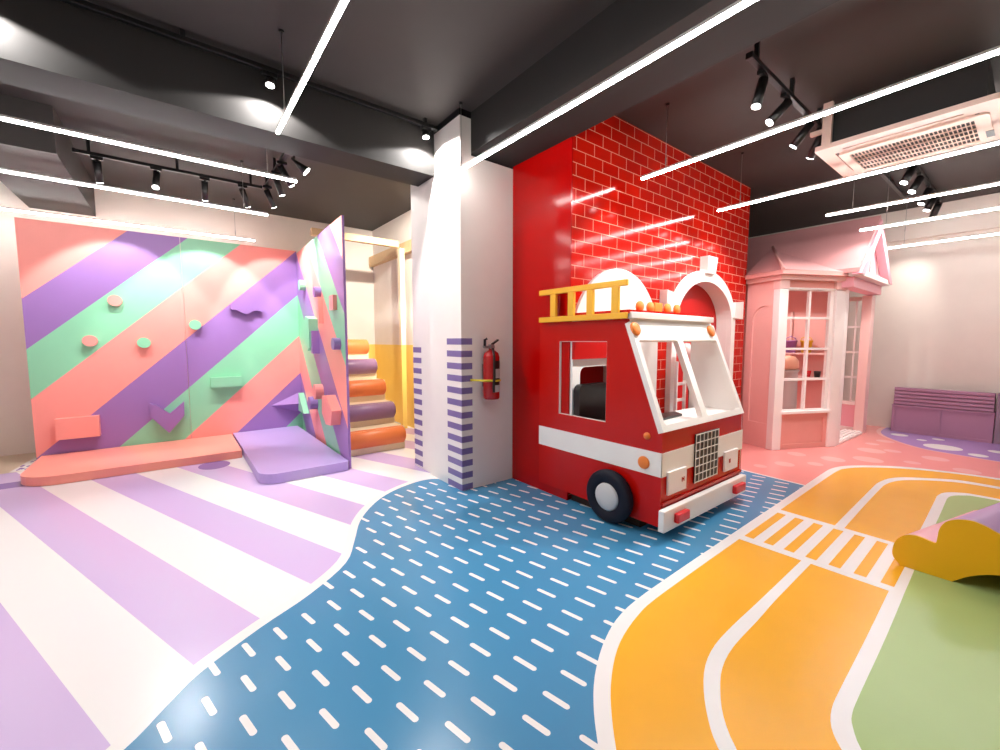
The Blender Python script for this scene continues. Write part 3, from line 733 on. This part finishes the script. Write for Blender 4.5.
def bucket(x, y, z, m, label, nm='toy_bucket', r=.075, h=.17):
    t = thing(nm, label, 'bucket', (x, y, z))
    b = MB(); b.lathe([(0, 0), (r*.8, 0), (r, h), (r*1.1, h), (r*1.1, h+.015), (r*.93, h+.015), (r*.72, .02), (0, .02)], (x, y, z+.001), (0, 0, 1), 24); part(b, 'body', m, t)
    b = MB(); b.tube([(x, y-r, z+h-.01), (x-.02, y-r*.8, z+h+.05), (x-.02, y, z+h+.08), (x-.02, y+r*.8, z+h+.05), (x, y+r, z+h-.01)], .006, 8); part(b, 'handle', m, t)
bucket(7.50, 2.33, 1.12, 'bucketv', 'violet toy bucket on the upper shelf inside the play house')
bucket(7.50, 2.13, 1.12, 'buckety', 'yellow toy bucket on the upper shelf inside the play house')
for y, m, lab in ((2.30, 'greyp', 'small pale cup on the lower shelf under the violet bucket'), (2.1, 'redbright', 'small red cup on the lower shelf under the yellow bucket'), (1.98, 'blackp', 'small black cup on the lower shelf of the play house')):
    b = MB(); b.lathe([(0, 0), (.035, 0), (.045, .09), (.04, .09), (.03, .01), (0, .01)], (7.52, y, .761), (0, 0, 1), 20); tag(b.done('toy_cup', m), lab, 'cup')
pd = thing('vanity_stand', 'pale grey pedestal with a peach oval top inside the play house window', 'pedestal', (6.75, 2.12, 0))
b = MB(); b.lathe([(0, .004), (.15, .004), (.15, .05), (.13, .08), (.12, .86), (.14, .90), (0, .90)], (6.75, 2.12, 0), (0, 0, 1), 28); part(b, 'pedestal', 'greyp', pd)
b = MB(); b.lathe([(0, 0), (.10, 0), (.13, .03), (.125, .12), (.08, .18), (0, .20)], (6.75, 2.12, .902), (0, 0, 1), 28); part(b, 'top', 'peach', pd)

# ------------------------------------------------------------------ bench by the right wall
bn = thing('bench', 'mauve panelled bench with slatted back by the far right wall', 'bench', (8.2, .74, 0))
BX, BY0, BY1 = 8.12, .27, 1.225
b = MB()
fb = YZ(BX)
b.plate(rect(BY0, BY1, .003, .372), [rect(BY0+.035, .735, .035, .35), rect(.765, BY1-.035, .035, .35)], fb, 0, .03); b.box(BX+.012, BX+.03, BY0+.03, BY1-.03, .03, .355); part(b, 'front_panel', 'bench', bn)
b = MB(); b.box(BX+.03, 8.31, BY0, BY1, .003, .372); part(b, 'body', 'bench', bn)
b = MB(); b.box(BX-.012, 8.31, BY0-.005, BY1+.005, .373, .392, 0, .004); part(b, 'seat', 'bench', bn)
for k in range(5):
    z = .402+k*.049; b = MB(); b.box(BX-.004+k*.002, BX+.02+k*.002, BY0+.01, BY1-.01, z, z+.036 if k < 4 else .64, 0, .005); part(b, 'back_slat', 'bench', bn)
b = MB(); b.box(BX+.03, 8.31, BY0+.01, BY1-.01, .392, .63); part(b, 'back_rest', 'bench', bn)
b = MB(); b.box(BX+.0, 8.31, -.25, .262, .003, .62, 0, .006); b.box(BX-.012, 8.315, -.26, .264, .62, .64, 0, .005)
tag(b.done('storage_box', 'boxgrey'), 'grey-mauve box at the right edge beside the bench', 'box')

# ------------------------------------------------------------------ soft play step on the road
sc = thing('soft_play_bridge', 'soft play bridge with mustard face and pink and lilac humps on the road', 'soft play', (3.6, -.05, 0))
def crv(P, n=5): return smooth_line(P, n)
pf_top = crv([(.405, .006), (.437, .045), (.442, .09), (.43, .145), (.40, .185), (.36, .202), (.325, .20), (.29, .192), (.272, .193), (.268, .225), (.263, .275), (.245, .318), (.216, .342), (.18, .355), (.143, .358), (.10, .345), (.059, .325), (0, .31), (-.05, .305)])
half = pf_top
mir = [(-.1-y, z) for y, z in half[::-1]]
bot = crv([(-.30, .003), (-.24, .06), (-.16, .105), (-.05, .125), (.06, .105), (.14, .06), (.20, .003)], 4)
prof_c = half+mir[1:]+bot
CB = lambda u, v, d: (d, u-.25*(d-3.25), v)
b = MB(); b.plate(prof_c, [], CB, 3.25, 3.262); part(b, 'face', 'yellow', sc, 'mustard yellow side face')
b = MB(); b.plate(prof_c, [], CB, 4.09, 4.102); part(b, 'face', 'yellow', sc, 'mustard yellow side face')
b = MB(); N = len(half); full = half+mir[1:]
idx = [i for i, p in enumerate(full) if p[0] > .268 or p[0] < -.368]
def skin(P, mbx, x0, x1):
    for p, q in zip(P, P[1:]):
        f = mbx.face([CB(p[0], p[1], x0), CB(p[0], p[1], x1), CB(q[0], q[1], x1), CB(q[0], q[1], x0)]); f.smooth = True
k0 = next(i for i, p in enumerate(full) if p[0] < .2725 and p[1] > .19 and i > 10)
k1 = len(full)-1-k0
b = MB(); skin(full[:k0+1], b, 3.262, 4.09); part(b, 'hump', 'softpink', sc, 'pink low hump')
b = MB(); skin(full[k0:k1+1], b, 3.262, 4.09); part(b, 'hump', 'softviol', sc, 'lilac high hump')
b = MB(); skin(full[k1:], b, 3.262, 4.09); part(b, 'hump', 'softpink', sc, 'pink low hump')
b = MB(); skin([full[-1]]+bot+[full[0]], b, 3.262, 4.09); part(b, 'underside', 'yellow', sc)

# ------------------------------------------------------------------ lamps
LZ = 2.66
def led(p0, p1, label, group=None):
    """suspended linear lamp from p0 to p1"""
    p0, p1 = Vector(p0), Vector(p1); d = (p1-p0).normalized(); n = Vector((-d.y, d.x, 0)); mid = (p0+p1)/2; L = (p1-p0).length
    t = thing('linear_lamp', label, 'lamp', mid, group)
    fn = lambda x, y, z: tuple(p0+d*x+n*y+Vector((0, 0, z)))
    b = MB(); b.box(0, L, -.010, .010, .009, .024, 0, 0, fn); part(b, 'housing', 'alu', t)
    b = MB(); b.box(0, L, -.0095, .0095, -.008, .0085, 0, .003, fn); part(b, 'diffuser', 'led', t, 'glowing white diffuser')
    for s in (.22, L-.45) if L > 1.2 else (.2,):
        q = p0+d*s
        b = MB(); b.cyl(q+Vector((0, 0, .024)), (q.x, q.y, ZC-.012), .0022, n=6); b.cyl((q.x, q.y, LZ+.05), (q.x, q.y, LZ+.10), .005, n=8); part(b, 'cable', 'wire', t)
        b = MB(); b.cyl((q.x, q.y, ZC-.014), (q.x, q.y, ZC-.001), .016, n=14); part(b, 'ceiling_cup', 'black', t)
G = 'suspended linear lamps'
led((1.872, 3.13, LZ), (1.90, .0, LZ), 'suspended white light bar nearest the white pillar, running under the dark beam', G)
led((3.18, 2.14, LZ), (3.12, -.7, LZ), 'suspended white light bar ending in front of the red brick wall', G)
led((4.57, 2.15, LZ), (4.55, -.7, LZ), 'suspended white light bar passing under the ceiling air conditioner', G)
led((5.67, 1.50, LZ), (5.78, -.7, LZ), 'suspended white light bar just beyond the air conditioner, above the truck road', G)
led((6.21, 1.32, 2.55), (6.24, -.7, 2.55), 'suspended white light bar touching the peak of the pink house in view', G)
led((7.51, 1.36, 2.52), (7.48, -.7, 2.52), 'farthest suspended white light bar, along the right wall', G)
led((.603, 3.15, LZ), (.612, .6, LZ), 'suspended white light bar pointing to the viewer at top centre', G)
led((.895, 3.99, LZ), (-2.0, 4.0, LZ), 'long white light bar nearest the viewer above the striped floor', G)
led((.866, 5.22, LZ), (-2.0, 5.19, LZ), 'middle white light bar between beam and climbing wall', G)
led((.93, 6.64, LZ), (-2.0, 6.68, LZ), 'white light bar skimming the top of the climbing wall', G)

def track(p0, p1, label):
    p0, p1 = Vector(p0), Vector(p1); d = (p1-p0).normalized(); n = Vector((-d.y, d.x, 0)); L = (p1-p0).length
    t = thing('lamp_track', label, 'lamp track', (p0+p1)/2)
    fn = lambda x, y, z: tuple(p0+d*x+n*y+Vector((0, 0, z)))
    b = MB(); b.box(0, L, -.018, .018, -.03, 0, 0, .003, fn); part(b, 'rail', 'black', t)
    for s in (.1, L*.5, L-.1):
        if ZC-p0.z > .01:
            b = MB(); b.box(s-.012, s+.012, -.012, .012, .0005, ZC-p0.z-.001, 0, 0, fn); part(b, 'hanger', 'black', t)
    for e in (0, L): 
        b = MB(); b.box(e-.012, e+.012, -.021, .021, -.033, .003, 0, .003, fn); part(b, 'end_cap', 'blackp', t)
def spot(mount, aim, label, power=40, size=70, lit=True, L=.16, cone=False, blend=.25, group='track spotlights', r=.03, col=(1, .975, .95)):
    m = Vector(mount); a = Vector(aim).normalized()
    t = thing('track_spotlight', label, 'spotlight', m, group)
    b = MB(); b.box(m.x-.045, m.x+.045, m.y-.017, m.y+.017, m.z-.058, m.z-.0315, 0, .003); part(b, 'adapter', 'black', t)
    piv = m+Vector((0, 0, -.10))
    b = MB(); b.cyl(m+Vector((0, 0, -.05)), piv, .009, n=10); part(b, 'stem', 'black', t)
    s0 = piv-a*.03; s1 = piv+a*L
    b = MB()
    if cone: b.cyl(s0, s1, .006, .045, 24)
    else: b.cyl(s0, s1, r, r, 24)
    part(b, 'barrel', 'black', t)
    b = MB(); rr = .040 if cone else r*.86
    b.cyl(s1+a*.0008, s1+a*.004, rr, rr, 20); part(b, 'lens', 'lens' if lit else 'lensdim', t, 'glowing lens')
    if power:
        ld = bpy.data.lights.new('spot_beam', 'SPOT'); ld.energy = power; ld.spot_size = math.radians(size); ld.spot_blend = blend; ld.color = col; ld.shadow_soft_size = .025
        lo = bpy.data.objects.new('spot_beam', ld); C.objects.link(lo); lo.parent = t
        lo.location = s1+a*.02-m; lo.rotation_euler = a.to_track_quat('-Z', 'Y').to_euler()
# left L-shaped track
TZ = 3.05
track((-.64, 5.52, TZ), (.86, 5.52, TZ), 'black lamp track running along above the climbing wall')
track((.90, 5.50, TZ), (.90, 4.36, TZ), 'black lamp track running towards the viewer left of the pillar')
spot((-.49, 5.52, TZ), (0.02, .55, -1), 'leftmost black spotlight on the track above the climbing wall', 85, 75)
spot((-.06, 5.50, TZ), (-.08, -.5, -1), 'brightly glowing spotlight facing the viewer above the climbing wall', 70, 80)
spot((.335, 5.52, TZ), (0, .55, -1), 'hanging black spotlight third from the left above the climbing wall', 85, 75)
spot((.68, 5.52, TZ), (.4, .5, -1), 'tilted black spotlight fourth from the left above the climbing wall', 70, 75)
spot((.90, 5.38, TZ), (.5, .35, -1), 'tilted black spotlight at the corner of the two left tracks', 70, 75)
spot((.90, 4.88, TZ), (.35, .1, -1), 'short black spotlight in the middle of the viewer-facing left track', 36, 80)
spot((.90, 4.58, TZ), (.6, .05, -1), 'long tilted black spotlight on the viewer-facing left track', 40, 80)
spot((.95, 4.30, TZ), (.35, -.10, -.30), 'cone-shaped black spotlight behind the end of the top centre light bar', 30, 70, cone=True, L=.13)
# track along the beam front
track((-1.6, 3.29, 3.13), (1.86, 3.29, 3.13), 'black lamp track along the face of the dark cross beam')
for x, lab, d in ((-.72, 'black spotlight on the beam track at the far left, mostly out of view', (.0, .06, -1)), (.595, 'bright spotlight on the beam track left of the top centre light bar', (-.06, -.14, -1)), (1.765, 'bright spotlight on the beam track next to the pillar', (.0, -.14, -1))):
    spot((x, 3.29, 3.13), d, lab, 55, 150, L=.012, blend=.1)
# lamps of the stair niche
spot((2.14, 4.02, ZC-.002), (.66, 2.0, -1.15), 'spotlight inside the stair niche hidden behind the white pillar', 360, 75, L=.1, col=(1, .92, .8), blend=.6, group=None)
spot((2.52, 4.10, ZC-.002), (-.5, .9, -1.7), 'second spotlight inside the stair niche aimed at the roll edges', 170, 80, L=.1, col=(1, .92, .8), blend=.6, group=None)
# right tracks
track((2.86, 1.19, TZ), (4.30, 1.20, TZ), 'black lamp track on the ceiling left of the air conditioner')
track((5.95, .90, ZC-.03), (8.0, .90, ZC-.03), 'black lamp track beyond the air conditioner carrying a cluster of spotlights')
track((6.0, 1.16, ZC-.03), (7.40, 1.16, ZC-.03), 'bare black lamp track running to the pink house gable')
for x, lab, d, pw in ((3.07, 'brightest spotlight at the near end of the track left of the air conditioner', (-.25, .1, -.95), 80), (3.47, 'second spotlight on the track left of the air conditioner', (-.5, .45, -.75), 85), (3.95, 'third spotlight on the track, hanging below a light bar', (-.1, .55, -.75), 95), (4.24, 'dark spotlight at the corner of the air conditioner', (.3, .5, -.8), 90)):
    spot((x, 1.195, TZ), d, lab, pw, 75, lit=True, L=.15, blend=.5)
for x, lab, dx in ((6.02, 'glowing spotlight nearest the air conditioner on the far track', -.35), (6.46, 'second spotlight on the far track, tilted towards the truck', -.4), (7.05, 'third spotlight on the far track, behind a light bar', -.2), (7.45, 'fourth spotlight on the far track', -.2), (7.85, 'last spotlight on the far track, tilted to the right wall', .40)):
    spot((x, .90, ZC-.03), (dx, .35, -1), lab, (30 if x < 6.6 else 45) if x < 7.8 else 45, 85 if x < 7.8 else 60, L=.14, r=.036, col=(1, .92, .85), blend=.6 if x < 7.8 else 1)

# ------------------------------------------------------------------ ceiling cassette
ac = thing('ceiling_air_conditioner', 'white cassette air conditioner hanging from the dark ceiling', 'air conditioner', (4.55, .73, 2.82))
AX0, AX1, AY0, AY1, AZ = 4.13, 5.01, .24, 1.20, 2.81
hx = lambda u, v, d: (u, v, AZ+d)
b = MB(); b.plate(rrect(AX0, AX1, AY0, AY1, .02, 3), [rect(AX0+.095, AX0+.12, AY0+.16, AY1-.16), rect(AX1-.12, AX1-.095, AY0+.16, AY1-.16), rect(AX0+.17, AX1-.17, AY1-.12, AY1-.095), rect(AX0+.17, AX1-.17, AY0+.095, AY0+.12)], hx, 0, .035); part(b, 'panel', 'acw', ac, bev=.004)
b = MB(); b.box(AX0+.06, AX1-.06, AY0+.06, AY1-.06, AZ+.0355, AZ+.28); part(b, 'body', 'dark', ac, 'dark grey body above the panel')
for r_ in ((AX0+.097, AX0+.118, AY0+.165, AY1-.165), (AX1-.118, AX1-.097, AY0+.165, AY1-.165), (AX0+.175, AX1-.175, AY1-.118, AY1-.097), (AX0+.175, AX1-.175, AY0+.097, AY0+.118)):
    b = MB(); b.box(*r_, AZ+.012, AZ+.02); part(b, 'louver', 'blackp', ac, 'dark air slot')
# return grille with slats
gx0, gx1, gy0, gy1 = AX0+.26, AX1-.26, AY0+.20, AY1-.20
gx0, gx1, gy0, gy1 = 4.38, 4.86, .36, 1.03
b = MB(); b.plate(rrect(gx0-.07, gx1+.05, gy0-.07, gy1+.06, .04), [rect(gx0, gx1, gy0, gy1)], hx, -.014, -.0005); g = part(b, 'grille_frame', 'acw', ac, bev=.003)
b = MB(); b.box(gx0, gx1, gy0, gy1, AZ-.003, AZ-.0007, 0)
part(b, 'grille_back', 'black', g, 'black depth behind the slats')
b = MB()
for k in range(31):
    y = gy0+k*(gy1-gy0)/30; b.box(gx0, gx1, y-.0022, y+.0022, AZ-.011, AZ-.004)
for k in range(6):
    x = gx0+k*(gx1-gx0)/5; b.box(x-.0025, x+.0025, gy0, gy1, AZ-.0115, AZ-.0035)
part(b, 'slats', 'acw', g)
b = MB(); b.box(4.66, 4.80, .285, .325, AZ-.0175, AZ-.0145, 0); part(b, 'display', 'black', g, 'small dark display')
b = MB(); b.box(AX0+.02, AX0+.055, AY1-.10, AY1-.04, AZ+.036, ZC-.001); b.box(AX0+.02, AX0+.055, AY1-.04, AY1+.04, AZ+.14, AZ+.17); part(b, 'hanger', 'acw', ac)

# ------------------------------------------------------------------ camera and view
cam = bpy.data.cameras.new('camera'); co = bpy.data.objects.new('camera', cam); C.objects.link(co)
cam.sensor_width = 36; cam.lens = 416.8*36/1000; cam.clip_start = .05
co.location = (0, 0, 1.3)
co.rotation_euler = (math.radians(90-4.68), 0, math.radians(52.11-90))
S.camera = co
w = bpy.data.worlds.new('world'); S.world = w; w.use_nodes = True
w.node_tree.nodes['Background'].inputs['Color'].default_value = (1, .97, .93, 1); w.node_tree.nodes['Background'].inputs['Strength'].default_value = .1
vs = S.view_settings
vs.view_transform = 'Standard'; vs.look = 'None'; vs.gamma = 1; vs.use_curve_mapping = False; vs.exposure = 0.22
